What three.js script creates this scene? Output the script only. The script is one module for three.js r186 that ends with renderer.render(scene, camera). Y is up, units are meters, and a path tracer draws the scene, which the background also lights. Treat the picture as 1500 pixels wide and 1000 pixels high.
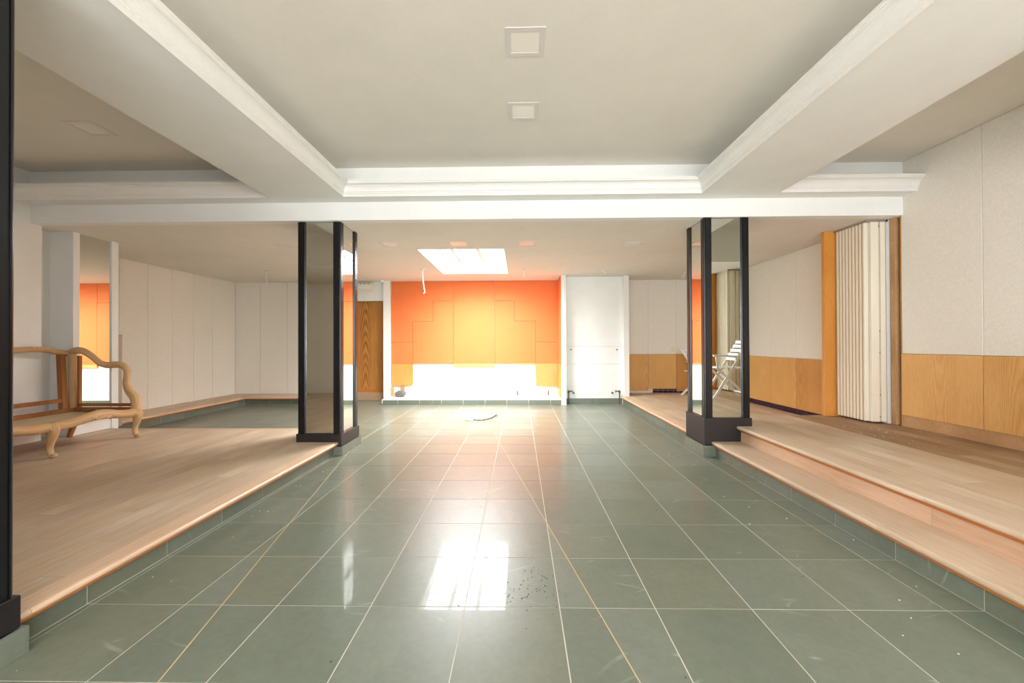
import * as THREE from 'three';
import { RectAreaLightUniformsLib } from 'three/addons/lights/RectAreaLightUniformsLib.js';
import { mergeGeometries } from 'three/addons/utils/BufferGeometryUtils.js';
import { RoundedBoxGeometry } from 'three/addons/geometries/RoundedBoxGeometry.js';

// ------------------------------------------------------------------ camera, sky, light, exposure
const scene = new THREE.Scene();
const camera = new THREE.PerspectiveCamera(2 * Math.atan(500 / 599.65) * 180 / Math.PI, 1.5, 0.05, 200);
camera.position.set(0, 1.1103, 0);
camera.rotation.order = 'YXZ';
camera.rotation.set(0.0058, 0.0183, -0.0037);
scene.add(camera);

scene.background = new THREE.Color(0.93, 0.97, 1.0);      // bright overcast sky
scene.backgroundIntensity = 5.0;

RectAreaLightUniformsLib.init();
function areaLight(name, w, h, intensity, pos, target, color) {
  const l = new THREE.RectAreaLight(new THREE.Color(...color), intensity, w, h);
  l.name = name; l.position.set(...pos); l.lookAt(new THREE.Vector3(...target)); l.castShadow = true;
  scene.add(l);
  return l;
}
// daylight arriving through the roof light and through the shop window behind the camera
areaLight('skylight_daylight', 1.12, 1.8, 47, [-0.76, 2.525, -6.26], [-0.76, 0, -6.26], [0.96, 0.98, 1.0]);
areaLight('shop_window_daylight', 4.6, 1.95, 6.3, [0.5, 1.35, 2.35], [0.5, 1.35, 0], [0.97, 0.98, 1.0]);

const renderer = new THREE.WebGLRenderer();
renderer.toneMapping = THREE.LinearToneMapping;
renderer.toneMappingExposure = 1.2;
renderer.shadowMap.enabled = true;

// ------------------------------------------------------------------ helpers (X right, Y up, Z = distance from the camera; world z = -Z)
let seed = 12345;
const rnd = () => { seed = (seed + 0x6D2B79F5) | 0; let t = Math.imul(seed ^ (seed >>> 15), 1 | seed); t = (t + Math.imul(t ^ (t >>> 7), 61 | t)) ^ t; return ((t ^ (t >>> 14)) >>> 0) / 4294967296; };
const rr = (a, b) => a + (b - a) * rnd();
const used = {};
function numbered(name) { const n = used[name] = (used[name] ?? -1) + 1; return n ? `${name}_${String(n).padStart(3, '0')}` : name; }
const V = (X, Y, Z) => new THREE.Vector3(X, Y, -Z);

// uv in metres from position; v runs along the grain axis where the face holds it
function planarUV(geo, grain = 'y', ou = 0, ov = 0) {
  const g = geo.index ? geo.toNonIndexed() : geo;
  if (!g.attributes.normal) g.computeVertexNormals();
  const p = g.attributes.position, uv = new Float32Array(p.count * 2), ax = { x: 0, y: 1, z: 2 }[grain];
  const a = new THREE.Vector3(), b = new THREE.Vector3(), c = new THREE.Vector3(), n = new THREE.Vector3();
  for (let i = 0; i < p.count; i += 3) {
    a.fromBufferAttribute(p, i); b.fromBufferAttribute(p, i + 1); c.fromBufferAttribute(p, i + 2);
    n.copy(b).sub(a).cross(c.clone().sub(a));
    const m = [Math.abs(n.x), Math.abs(n.y), Math.abs(n.z)], k = m.indexOf(Math.max(...m));
    let axes = [0, 1, 2].filter(q => q !== k);
    if (axes.includes(ax)) axes = [axes.find(q => q !== ax), ax];
    [a, b, c].forEach((w, j) => { const e = [w.x, w.y, w.z]; uv[(i + j) * 2] = e[axes[0]] + ou; uv[(i + j) * 2 + 1] = e[axes[1]] + ov; });
  }
  g.setAttribute('uv', new THREE.BufferAttribute(uv, 2));
  return g;
}
function mesh(name, geo, mat, parent) {
  const m = new THREE.Mesh(geo, mat);
  m.name = parent === scene ? numbered(name) : name;
  m.castShadow = m.receiveShadow = true;
  parent.add(m);
  return m;
}
const boxG = (x0, x1, y0, y1, Z0, Z1, grain = 'y', ou = 0, ov = 0) =>
  planarUV(new THREE.BoxGeometry(x1 - x0, y1 - y0, Z1 - Z0).translate((x0 + x1) / 2, (y0 + y1) / 2, -(Z0 + Z1) / 2), grain, ou, ov);
const rboxG = (x0, x1, y0, y1, Z0, Z1, r, grain = 'y', ou = 0, ov = 0, seg = 2) => {
  const g = new RoundedBoxGeometry(x1 - x0, y1 - y0, Z1 - Z0, seg, r).translate((x0 + x1) / 2, (y0 + y1) / 2, -(Z0 + Z1) / 2);
  const n = g.attributes.normal.clone(); const q = planarUV(g, grain, ou, ov); if (q.attributes.normal.count === n.count) q.setAttribute('normal', n); return q;
};
// polygon in (X, Z) pushed from y0 up to y1
function slabG(pts, y0, y1, grain = 'z', ou = 0, ov = 0) {
  const s = new THREE.Shape(pts.map(([x, z]) => new THREE.Vector2(x, z)));
  const g = new THREE.ExtrudeGeometry(s, { depth: y1 - y0, bevelEnabled: false });
  g.rotateX(-Math.PI / 2).translate(0, y0, 0);       // (x, z, d) -> (x, y0 + d, -z)
  return planarUV(g, grain, ou, ov);
}
// polygon in (X, Y) standing upright from Z0 to Z1
function wallG(pts, Z0, Z1, grain = 'y', ou = 0, ov = 0, bevel = 0) {
  const s = new THREE.Shape(pts.map(([x, y]) => new THREE.Vector2(x, y)));
  const g = new THREE.ExtrudeGeometry(s, { depth: Z1 - Z0 - 2 * bevel, bevelEnabled: bevel > 0, bevelSize: bevel, bevelThickness: bevel, bevelOffset: -bevel, bevelSegments: 1 });
  g.translate(0, 0, -Z1 + bevel);
  return planarUV(g, grain, ou, ov);
}
// profile in (X, Y) run along Z
const runZ = (pts, Z0, Z1, ou = 0, ov = 0) => wallG(pts, Z0, Z1, 'z', ou, ov);
// round bar along points with a radius per point
function barG(pts, radii, { seg = 40, sides = 8, flat = 1 } = {}) {
  const curve = new THREE.CatmullRomCurve3(pts, false, 'centripetal');
  const rad = typeof radii === 'number' ? () => radii : t => { const f = t * (radii.length - 1), i = Math.min(radii.length - 2, Math.floor(f)); return radii[i] + (radii[i + 1] - radii[i]) * (f - i); };
  const fr = curve.computeFrenetFrames(seg, false), pos = [], uv = [], idx = [];
  const len = curve.getLength();
  let N = fr.normals[0].clone();
  for (let i = 0; i <= seg; i++) {
    const P = curve.getPointAt(i / seg), T = fr.tangents[i];
    N.sub(T.clone().multiplyScalar(N.dot(T))).normalize();
    const B = T.clone().cross(N), r = rad(i / seg);
    for (let j = 0; j <= sides; j++) {
      const a = j / sides * Math.PI * 2, v = P.clone().addScaledVector(N, Math.cos(a) * r * flat).addScaledVector(B, Math.sin(a) * r);
      pos.push(v.x, v.y, v.z); uv.push(j / sides * r * 6.28, i / seg * len);
    }
  }
  for (let i = 0; i < seg; i++) for (let j = 0; j < sides; j++) { const a = i * (sides + 1) + j, b = a + sides + 1; idx.push(a, a + 1, b, b, a + 1, b + 1); }
  for (const [row, turn] of [[0, 1], [seg, -1]]) {
    const P = curve.getPointAt(row / seg), c = pos.length / 3; pos.push(P.x, P.y, P.z); uv.push(0, 0);
    for (let j = 0; j < sides; j++) { const a = row * (sides + 1) + j; turn > 0 ? idx.push(c, a + 1, a) : idx.push(c, a, a + 1); }
  }
  const g = new THREE.BufferGeometry();
  g.setAttribute('position', new THREE.Float32BufferAttribute(pos, 3)); g.setAttribute('uv', new THREE.Float32BufferAttribute(uv, 2)); g.setIndex(idx); g.computeVertexNormals();
  return g;
}
const stick = (a, b, w, t) => {          // squared stick from a to b
  const d = b.clone().sub(a), g = new THREE.BoxGeometry(w, d.length(), t);
  const q = new THREE.Quaternion().setFromUnitVectors(new THREE.Vector3(0, 1, 0), d.clone().normalize());
  return planarUV(g.applyQuaternion(q).translate((a.x + b.x) / 2, (a.y + b.y) / 2, (a.z + b.z) / 2), 'y');
};
const merge = list => mergeGeometries(list.map(g => { const q = g.index ? g.toNonIndexed() : g; for (const k of Object.keys(q.attributes)) if (!['position', 'normal', 'uv'].includes(k)) q.deleteAttribute(k); return q; }));
function thing(name, label, category, pos = [0, 0, 0], group) {
  const o = new THREE.Group(); o.name = numbered(name); o.position.set(...pos); o.userData = { label, category }; if (group) o.userData.group = group;
  scene.add(o); return o;
}
function tag(o, label, category, group) { Object.assign(o.userData, { label, category }); if (group) o.userData.group = group; return o; }
function structGroup(name, label) { const o = new THREE.Group(); o.name = numbered(name); o.userData = { kind: 'structure', label }; scene.add(o); return o; }
function struct(name, geo, mat, label) { const m = mesh(name, geo, mat, scene); m.userData = { kind: 'structure', label }; return m; }

// ------------------------------------------------------------------ procedural textures
function lattice(s) { const t = new Float32Array(65536); let q = s * 7919 + 17; for (let i = 0; i < 65536; i++) { q = (Math.imul(q, 1664525) + 1013904223) | 0; t[i] = (q >>> 8) / 16777216; } return t; }
function noiseOf(s) {
  const t = lattice(s);
  return (x, y, px, py) => {            // value noise, repeating after px, py cells
    const xi = Math.floor(x), yi = Math.floor(y), fx = x - xi, fy = y - yi, u = fx * fx * (3 - 2 * fx), v = fy * fy * (3 - 2 * fy);
    const X0 = ((xi % px) + px) % px, X1 = (X0 + 1) % px, Y0 = ((yi % py) + py) % py, Y1 = (Y0 + 1) % py;
    const h = (a, b) => t[(a * 131 + b * 7177) & 65535];
    return (h(X0, Y0) * (1 - u) + h(X1, Y0) * u) * (1 - v) + (h(X0, Y1) * (1 - u) + h(X1, Y1) * u) * v;
  };
}
function dataTex(w, h, fn, W, H, srgb = true, wrap = THREE.RepeatWrapping) {   // W x H metres per repeat
  const d = new Uint8Array(w * h * 4);
  for (let j = 0; j < h; j++) for (let i = 0; i < w; i++) {
    const c = fn(i / w, j / h), o = (j * w + i) * 4;
    for (let k = 0; k < 3; k++) d[o + k] = Math.max(0, Math.min(255, Array.isArray(c) ? c[k] : c)); d[o + 3] = 255;
  }
  const t = new THREE.DataTexture(d, w, h, THREE.RGBAFormat);
  t.wrapS = t.wrapT = wrap; t.magFilter = THREE.LinearFilter; t.minFilter = THREE.LinearMipmapLinearFilter; t.generateMipmaps = true;
  t.repeat.set(1 / W, 1 / H); if (srgb) t.colorSpace = THREE.SRGBColorSpace; t.needsUpdate = true;
  return t;
}
const lerp3 = (a, b, t) => [a[0] + (b[0] - a[0]) * t, a[1] + (b[1] - a[1]) * t, a[2] + (b[2] - a[2]) * t];
const clamp01 = x => Math.max(0, Math.min(1, x));
const n1 = noiseOf(3), n2 = noiseOf(11), n3 = noiseOf(29);

// sanded oak boards
function oakTex(light, dark, s) {
  return dataTex(512, 1024, (u, v) => {
    const w = n1(u * 6 + s, v * 3, 6, 3), streak = n2(u * 60 + w * 2, v * 5, 60, 5), fine = n3(u * 220, v * 26, 220, 26), blot = n1(u * 3, v * 4 + s, 3, 4);
    return lerp3(light, dark, clamp01(0.30 * streak + 0.34 * fine + 0.5 * blot - 0.12));
  }, 0.8, 1.6);
}
// veneer with a cathedral figure
function veneerTex(light, dark, s, c = 0.5) {
  return dataTex(512, 1024, (u, v) => {
    const d = Math.abs(u - c), wob = n1(u * 5 + s, v * 5, 5, 5) * 0.5 + n2(u * 14, v * 9 + s, 14, 9) * 0.16;
    const f = d < 0.13 ? d * d * 150 + v * 4 + wob * 1.0 : d * 46 + wob * 1.5;
    const ring = Math.pow(1 - Math.abs(((f % 1) + 1) % 1 * 2 - 1), 1.6), fine = n3(u * 240, v * 22, 240, 22), blot = n1(u * 4, v * 3 + 7, 4, 3);
    return lerp3(light, dark, clamp01(0.30 * ring * (d < 0.22 ? 1 : 0.35) + 0.30 * fine + 0.22 * blot - 0.08));
  }, 0.68, 1.0, true, THREE.MirroredRepeatWrapping);
}
const oakA = oakTex([234, 215, 194], [198, 174, 148], 0), oakB = oakTex([228, 207, 184], [188, 163, 136], 2.3);
const honey = veneerTex([230, 180, 110], [186, 126, 60], 0), honey2 = veneerTex([234, 186, 116], [194, 134, 68], 3.1, 0.42);
const doorVeneer = dataTex(512, 1024, (u, v) => {
  const d = Math.abs(u - 0.5), wob = n1(d * 9, v * 7, 9, 7) * 0.6 + n2(d * 30, v * 16, 30, 16) * 0.25;
  const f = d < 0.12 ? d * d * 120 + v * 9 + wob : d * 26 + wob * 1.6, ring = Math.pow(1 - Math.abs((f % 1) * 2 - 1), 1.5), fine = n3(u * 200, v * 16, 200, 16);
  return lerp3([206, 146, 74], [128, 72, 24], clamp01(0.55 * ring * (d < 0.13 ? 1 : 0.4) + 0.3 * fine + 0.2 * n1(u * 3, v * 3, 3, 3) - 0.05));
}, 0.85, 2.0);
const rawWood = oakTex([228, 194, 148], [176, 132, 86], 5.1);
// grey green slate with chalky scuffs
const scuffs = [];
for (let i = 0; i < 70; i++) scuffs.push([rnd(), rnd(), rr(0.008, 0.05), rr(-0.7, 0.7), rr(0.15, 0.5), rr(0.001, 0.0035)]);
const slate = dataTex(1024, 1024, (u, v) => {
  const a = n1(u * 5, v * 5, 5, 5), b = n2(u * 22, v * 18, 22, 18), c = n3(u * 150, v * 150, 150, 150), e = n1(u * 60 + 3, v * 60, 60, 60);
  let col = lerp3([105, 112, 100], [123, 129, 115], clamp01(a * 0.3 + b * 0.25 + c * 0.35 + e * 0.2 - 0.05));
  let k = 0;
  for (const [x, y, l, ang, s, w] of scuffs) {
    let dx = u - x, dy = v - y; if (Math.abs(dx) > 0.07 || Math.abs(dy) > 0.07) continue;
    const ca = Math.cos(ang), sa = Math.sin(ang), p = dx * ca + dy * sa, q = -dx * sa + dy * ca + 0.0015 * Math.sin(p * 90);
    if (Math.abs(p) < l && Math.abs(q) < w) k = Math.max(k, s * (1 - Math.abs(p) / l) * (0.4 + b));
  }
  return lerp3(col, [190, 196, 184], clamp01(k * 0.75));
}, 2.4, 2.4);

const plasterTone = dataTex(512, 512, (u, v) => { const a = n1(u * 4, v * 4, 4, 4) * 0.5 + n2(u * 17, v * 17, 17, 17) * 0.3 + n3(u * 120, v * 120, 120, 120) * 0.2; const k = 244 + 11 * a; return [k, k, k - 1]; }, 2.2, 2.2);
const fabricTone = dataTex(512, 512, (u, v) => { const k = 238 + 9 * n2(u * 160, v * 40, 160, 40) + 8 * n3(u * 50, v * 170, 50, 170); return [k, k - 1, k - 3]; }, 0.6, 0.6);
const stripped = dataTex(1024, 512, (u, v) => {
  const a = n1(u * 14, v * 6, 14, 6), b = n2(u * 60, v * 28, 60, 28), c = n3(u * 180, v * 90, 180, 90);
  let col = lerp3([240, 236, 228], [222, 214, 202], a * 0.6 + c * 0.4);
  if (b > 0.72 && a > 0.52) col = lerp3(col, [232, 200, 160], clamp01((b - 0.72) * 3));
  return col;
}, 3.2, 0.7);
const mdfTone = dataTex(256, 256, (u, v) => lerp3([208, 166, 120], [174, 132, 90], clamp01(n1(u * 5, v * 5, 5, 5) * 0.6 + n3(u * 90, v * 90, 90, 90) * 0.4)), 0.8, 0.8);
const dirtyOak = oakTex([200, 172, 140], [150, 120, 90], 8.4);
const slotTone = dataTex(8, 64, (u, v) => ((v * 8) % 1 < 0.55 && u > 0.25 && u < 0.75 ? [96, 92, 86] : [226, 222, 214]), 0.012, 0.2);

// ------------------------------------------------------------------ materials
const std = o => new THREE.MeshStandardMaterial(o), phys = o => new THREE.MeshPhysicalMaterial(o);
const M = {
  ceiling: std({ map: plasterTone, color: 0xefe9df, roughness: 0.9 }),
  white: std({ map: plasterTone, color: 0xf6f6f3, roughness: 0.75 }),
  cornice: std({ map: plasterTone, color: 0xf6f4f0, roughness: 0.6 }),
  fabric: std({ map: fabricTone, color: 0xf7f2e8, roughness: 0.92, bumpMap: fabricTone, bumpScale: 0.0002 }),
  fabricBack: std({ map: fabricTone, color: 0xf2efe6, roughness: 0.92 }),
  slot: std({ map: slotTone, roughness: 0.6 }),
  slate: [0xffffff, 0xf2f4f0, 0xfaf6ee].map((c, i) => phys({ map: slate, color: c, roughness: 0.36, specularIntensity: 0.8, clearcoat: 0.16, clearcoatRoughness: 0.03 })),
  grout: std({ map: plasterTone, color: 0xd6d0c2, roughness: 0.9 }),
  brassGrout: std({ color: 0xcdb184, roughness: 0.8 }),
  oak: [[oakA, 0xf4f2ee], [oakB, 0xf4f2ee], [oakA, 0xece6de], [oakB, 0xf6f0e6]].map(([map, color]) => std({ map, color, roughness: 0.5 })),
  dirty: [[dirtyOak, 0xffffff], [dirtyOak, 0xf0e8de]].map(([map, color]) => std({ map, color, roughness: 0.65 })),
  nosing: std({ map: oakA, color: 0xfff0e4, roughness: 0.45 }),
  varnish: std({ map: honey, color: 0xeab070, roughness: 0.35 }),
  pinkRiser: std({ map: oakA, color: 0xf4e0d2, roughness: 0.5 }),
  honey: [std({ map: honey, roughness: 0.42 }), std({ map: honey2, roughness: 0.42 }), std({ map: honey, color: 0xf4e6d2, roughness: 0.42 })],
  jamb: std({ map: honey, color: 0xf6dcb0, roughness: 0.35 }),
  door: std({ map: doorVeneer, roughness: 0.4 }),
  mdf: std({ map: mdfTone, roughness: 0.85 }),
  orange: std({ map: plasterTone, color: 0xee7c40, roughness: 0.75 }),
  stripped: std({ map: stripped, roughness: 0.9 }),
  ledge: std({ map: plasterTone, color: 0xf0e2d6, roughness: 0.8 }),
  black: std({ color: 0x0d0e12, roughness: 0.28 }),
  plinth: std({ color: 0x211d1f, roughness: 0.38 }),
  mirror: std({ color: 0xdfe3dc, metalness: 1, roughness: 0.0 }),
  cream: std({ map: plasterTone, color: 0xf2ead8, roughness: 0.5 }),
  web: std({ map: plasterTone, color: 0xd9b68c, roughness: 0.6 }),
  pleat: std({ map: plasterTone, color: 0xf0dfc2, roughness: 0.55 }),
  greyWall: std({ map: plasterTone, color: 0xdededa, roughness: 0.9 }),
  purple: std({ color: 0x3c1f33, roughness: 0.2 }),
  metal: std({ color: 0xa8a294, metalness: 0.6, roughness: 0.55 }),
  pipe: std({ color: 0x6d675c, metalness: 0.8, roughness: 0.45 }),
  plastic: std({ color: 0xf3f2ee, roughness: 0.35 }),
  diffuser: phys({ color: 0xf4efe4, roughness: 0.25 }),
  lampFrame: std({ color: 0xdcd6d0, roughness: 0.4 }),
  glass: phys({ color: 0xffffff, transmission: 1, thickness: 0, roughness: 0.0, ior: 1.45 }),
  frame: std({ color: 0xe8e8e4, roughness: 0.5 }),
  cable: std({ color: 0xe9e7e2, roughness: 0.5 }), darkCable: std({ color: 0x4c463c, roughness: 0.6 }),
  raw: std({ map: rawWood, roughness: 0.7 }), rawDark: std({ map: rawWood, color: 0xc39a72, roughness: 0.75 }),
  burlap: std({ map: fabricTone, color: 0xcdb893, roughness: 1 }),
  grit: std({ color: 0x4a4a40, roughness: 0.9 }), chip: std({ color: 0xf0ece4, roughness: 0.9 }),
  bag: std({ color: 0x6a6c70, roughness: 0.35 }),
  concrete: std({ map: plasterTone, color: 0xa89a86, roughness: 0.6 }),
  chair: std({ color: 0xf2f1ec, roughness: 0.45 }),
  street: std({ map: plasterTone, color: 0xb4b2ac, roughness: 0.95 }),
};

// ------------------------------------------------------------------ dimensions
const SOF = 2.35, CEIL = 2.87, UNDER = 2.53, LEDGE = 2.66, BULK = 4.05, BACK = 8.05, FRONT = -2.0;
const XR = 3.74, XRW = 3.86, XL = -4.95, XL2 = -5.65;
const P1 = 0.13, P2 = 0.14, R1 = 0.145, R2 = 0.295;

// ------------------------------------------------------------------ the floor: slate tiles, each its own piece, cut by two slanting joints
{
  const floor = structGroup('floor', 'polished grey green slate tile floor');
  mesh('screed', boxG(-5.75, 3.95, -0.14, -0.0012, -2.1, 10.2), M.grout, floor);
  const lines = [{ p: [0.165, 2.544], d: [-0.19, 1] }, { p: [-1.437, 2.54], d: [-0.2, 1] }];
  const clip = (poly, a, b, c) => {      // keeps a x + b z >= c
    const out = [];
    for (let i = 0; i < poly.length; i++) {
      const p = poly[i], q = poly[(i + 1) % poly.length], s = a * p[0] + b * p[1] - c, t = a * q[0] + b * q[1] - c;
      if (s >= 0) out.push(p);
      if (s * t < 0) { const k = s / (s - t); out.push([p[0] + (q[0] - p[0]) * k, p[1] + (q[1] - p[1]) * k]); }
    }
    return out;
  };
  const area = p => Math.abs(p.reduce((s, a, i) => { const b = p[(i + 1) % p.length]; return s + a[0] * b[1] - b[0] * a[1]; }, 0) / 2);
  const g = 0.0022;
  function lay(xs, zs, cut) {
    for (let i = 0; i + 1 < xs.length; i++) for (let j = 0; j + 1 < zs.length; j++) {
      let pieces = [[[xs[i] + g, zs[j] + g], [xs[i + 1] - g, zs[j] + g], [xs[i + 1] - g, zs[j + 1] - g], [xs[i] + g, zs[j + 1] - g]]];
      if (cut) for (const { p, d } of lines) {
        const L = Math.hypot(...d), a = d[1] / L, b = -d[0] / L, c = a * p[0] + b * p[1];
        pieces = pieces.flatMap(q => [clip(q, a, b, c + g), clip(q, -a, -b, -c + g)]).filter(q => q.length > 2 && area(q) > 0.0004);
      }
      for (const q of pieces) {
        mesh('tile', slabG(q, -0.006, rr(-0.0003, 0.0003), 'z', rr(0, 2), rr(0, 2)), M.slate[Math.floor(rnd() * 3)], floor);
      }
    }
  }
  const zs = []; for (let k = -9; k <= 14; k++) zs.push(1.7323 + 0.4 * k);
  const near = zs.filter(z => z > 0.4 && z < 7.4); near.push(7.5);
  const xs = [-1.86]; for (let c = 0; c <= 9; c++) xs.push(-1.8354 + 0.4 * c); xs.push(1.915);
  lay(xs, near, true);
  for (const [Z0, Z1, k] of [[0.5, 7.4, 0], [0.5, 4.06, 1]]) {
    const { p, d } = lines[k], at = z => p[0] + d[0] * (z - p[1]);
    mesh('joint_strip', slabG([[at(Z0) - 0.0022, Z0], [at(Z0) + 0.0022, Z0], [at(Z1) + 0.0022, Z1], [at(Z1) - 0.0022, Z1]], -0.004, -0.0004), M.brassGrout, floor);
  }
  // lane behind the first wooden platform
  const lx = [-5.1]; for (let c = -8; c <= -1; c++) lx.push(-1.8354 + 0.4 * c); lx.push(-1.86);
  lay(lx, [4.75, ...zs.filter(z => z > 4.8 && z < 7.3), 7.5], false);
  lay([-3.5, -3.0354, -2.54], [7.5, 7.9, 8.25], false);
  lay([0.86, 1.3646, 1.7646, 1.93], [7.5, 7.6], false);
  // between the camera and the shop window
  const fm = mesh('tile_field', merge([...Array(10)].flatMap((_, i) => [...Array(6)].map((__, j) => slabG([[xs[0] + i * .376 + g, -2 + j * .42 + g], [xs[0] + (i + 1) * .376 - g, -2 + j * .42 + g], [xs[0] + (i + 1) * .376 - g, -2 + (j + 1) * .42 - g], [xs[0] + i * .376 + g, -2 + (j + 1) * .42 - g]], -0.006, 0)))), M.slate[0], floor);
  fm.userData.kind = 'stuff';
}

// ------------------------------------------------------------------ raised floors of oak boards
function boards(parent, x0, x1, Z0, Z1, top, w, mats, L0 = 1.1, L1 = 1.9, thick = 0.022, along = 'z') {
  const n = Math.round((x1 - x0) / w), W = (x1 - x0) / n;
  for (let i = 0; i < n; i++) {
    let z = Z0 - rr(0, 1.0);
    while (z < Z1 - 0.01) {
      const l = rr(L0, L1), a = Math.max(z, Z0), b = Math.min(z + l, Z1);
      if (b - a > 0.03) {
        const xa = x0 + i * W + 0.0006, xb = x0 + (i + 1) * W - 0.0006, t = top + rr(-0.0004, 0.0004), m = mats[Math.floor(rnd() * mats.length)];
        mesh('plank', boxG(xa, xb, top - thick, t, a + 0.0006, b - 0.0006, 'z', rr(0, 3), rr(0, 3)), m, parent);
      }
      z += l;
    }
  }
}
function boardsX(parent, x0, x1, Z0, Z1, top, w, mats) {   // boards that run across
  const n = Math.round((Z1 - Z0) / w), W = (Z1 - Z0) / n;
  for (let i = 0; i < n; i++) {
    let x = x0 - rr(0, 1);
    while (x < x1 - 0.01) {
      const l = rr(1.1, 1.8), a = Math.max(x, x0), b = Math.min(x + l, x1);
      if (b - a > 0.03) mesh('plank', boxG(a + 0.0006, b - 0.0006, top - 0.022, top, Z0 + i * W + 0.0006, Z0 + (i + 1) * W - 0.0006, 'x', rr(0, 3), rr(0, 3)), mats[Math.floor(rnd() * mats.length)], parent);
      x += l;
    }
  }
}
// rounded edge board; s = +1 overhangs towards +X, -1 towards -X
const noseProfile = (x, s, top, h = 0.03, depth = 0.11) => {
  const p = [[x - s * depth, top - h], [x - s * depth, top]];
  for (let k = 0; k <= 6; k++) { const a = Math.PI / 2 - k / 6 * Math.PI; p.push([x - s * (h / 2) + s * Math.cos(a) * h / 2, top - h / 2 + Math.sin(a) * h / 2]); }
  return s > 0 ? p.reverse() : p;
};
function riserTiles(parent, X, thick, y1, edges) {
  for (let i = 0; i + 1 < edges.length; i++) mesh('riser_tile', boxG(Math.min(X, X + thick), Math.max(X, X + thick), 0.001, y1, edges[i] + 0.002, edges[i + 1] - 0.002, 'z', rr(0, 2), rr(0, 2)), M.slate[i % 3], parent);
}
const grid = (a, b) => { const e = [a]; for (let k = -10; k < 20; k++) { const z = 1.7323 + 0.4 * k; if (z > a + 0.03 && z < b - 0.03) e.push(z); } e.push(b); return e; };

{ // left front platform
  const p = structGroup('raised_floor', 'low oak board platform with slate riser under the settee frame');
  mesh('core', boxG(-5.12, -1.8635, -0.02, P1 - 0.03, 0, 4.1), M.grout, p);
  mesh('core', boxG(-5.12, -1.95, -0.02, P1 - 0.03, 4.1, 4.74), M.grout, p);
  boards(p, -5.12, -1.93, 0, 4.66, P1, 0.11, M.oak);
  for (const [a, b] of [[0, 1.5], [1.5, 3.1], [3.1, 4.1]]) {
    mesh('nosing', runZ(noseProfile(-1.822, 1, P1), a + 0.0006, b - 0.0006, rr(0, 2), rr(0, 2)), M.nosing, p);
    mesh('nosing_moulding', boxG(-1.872, -1.838, P1 - 0.041, P1 - 0.03, a, b, 'z'), M.varnish, p);
  }
  boardsX(p, XL, -1.95, 4.66, 4.76, P1, 0.1, M.oak);
  riserTiles(p, -1.876, 0.014, P1 - 0.042, grid(1.0, 4.08));
}
{ // L-shaped platform along the rear left walls
  const p = structGroup('raised_floor', 'narrow L-shaped oak ledge with slate riser along the pale rear walls');
  mesh('core', boxG(XL2, -5.1035, -0.02, P2 - 0.03, 4.7, BACK), M.grout, p);
  mesh('core', boxG(-5.115, -3.44, -0.02, P2 - 0.03, 7.508, BACK), M.grout, p);
  boards(p, XL2, -5.17, 4.7, 7.56, P2, 0.12, M.oak);
  boardsX(p, XL2, -3.42, 7.57, BACK, P2, 0.12, M.oak);
  mesh('nosing', runZ(noseProfile(-5.062, 1, P2), 4.7, 7.47), M.nosing, p);
  mesh('nosing_moulding', boxG(-5.112, -5.078, P2 - 0.041, P2 - 0.03, 4.7, 7.5, 'z'), M.varnish, p);
  const g = runZ(noseProfile(-7.46, 1, P2), 3.42, 5.075); g.rotateY(-Math.PI / 2);  // turn the edge board across
  g.applyMatrix4(new THREE.Matrix4().makeTranslation(0, 0, 0));
  g.computeBoundingBox(); { const b = g.boundingBox; g.translate(-5.075 - b.min.x, 0, -7.46 - b.max.z); }
  mesh('nosing', g, M.nosing, p);
  mesh('nosing_moulding', boxG(-5.09, -3.42, P2 - 0.041, P2 - 0.03, 7.476, 7.51, 'x'), M.varnish, p);
  riserTiles(p, -5.116, 0.014, P2 - 0.042, grid(4.76, 7.5));
  const ex = [-5.1, -5.0354, -4.6354, -4.2354, -3.8354, -3.4354];
  for (let i = 0; i + 1 < ex.length; i++) mesh('riser_tile', boxG(ex[i] + 0.002, ex[i + 1] - 0.002, 0.001, P2 - 0.042, 7.506, 7.52, 'x', rr(0, 2), rr(0, 2)), M.slate[i % 3], p);
}
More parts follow.
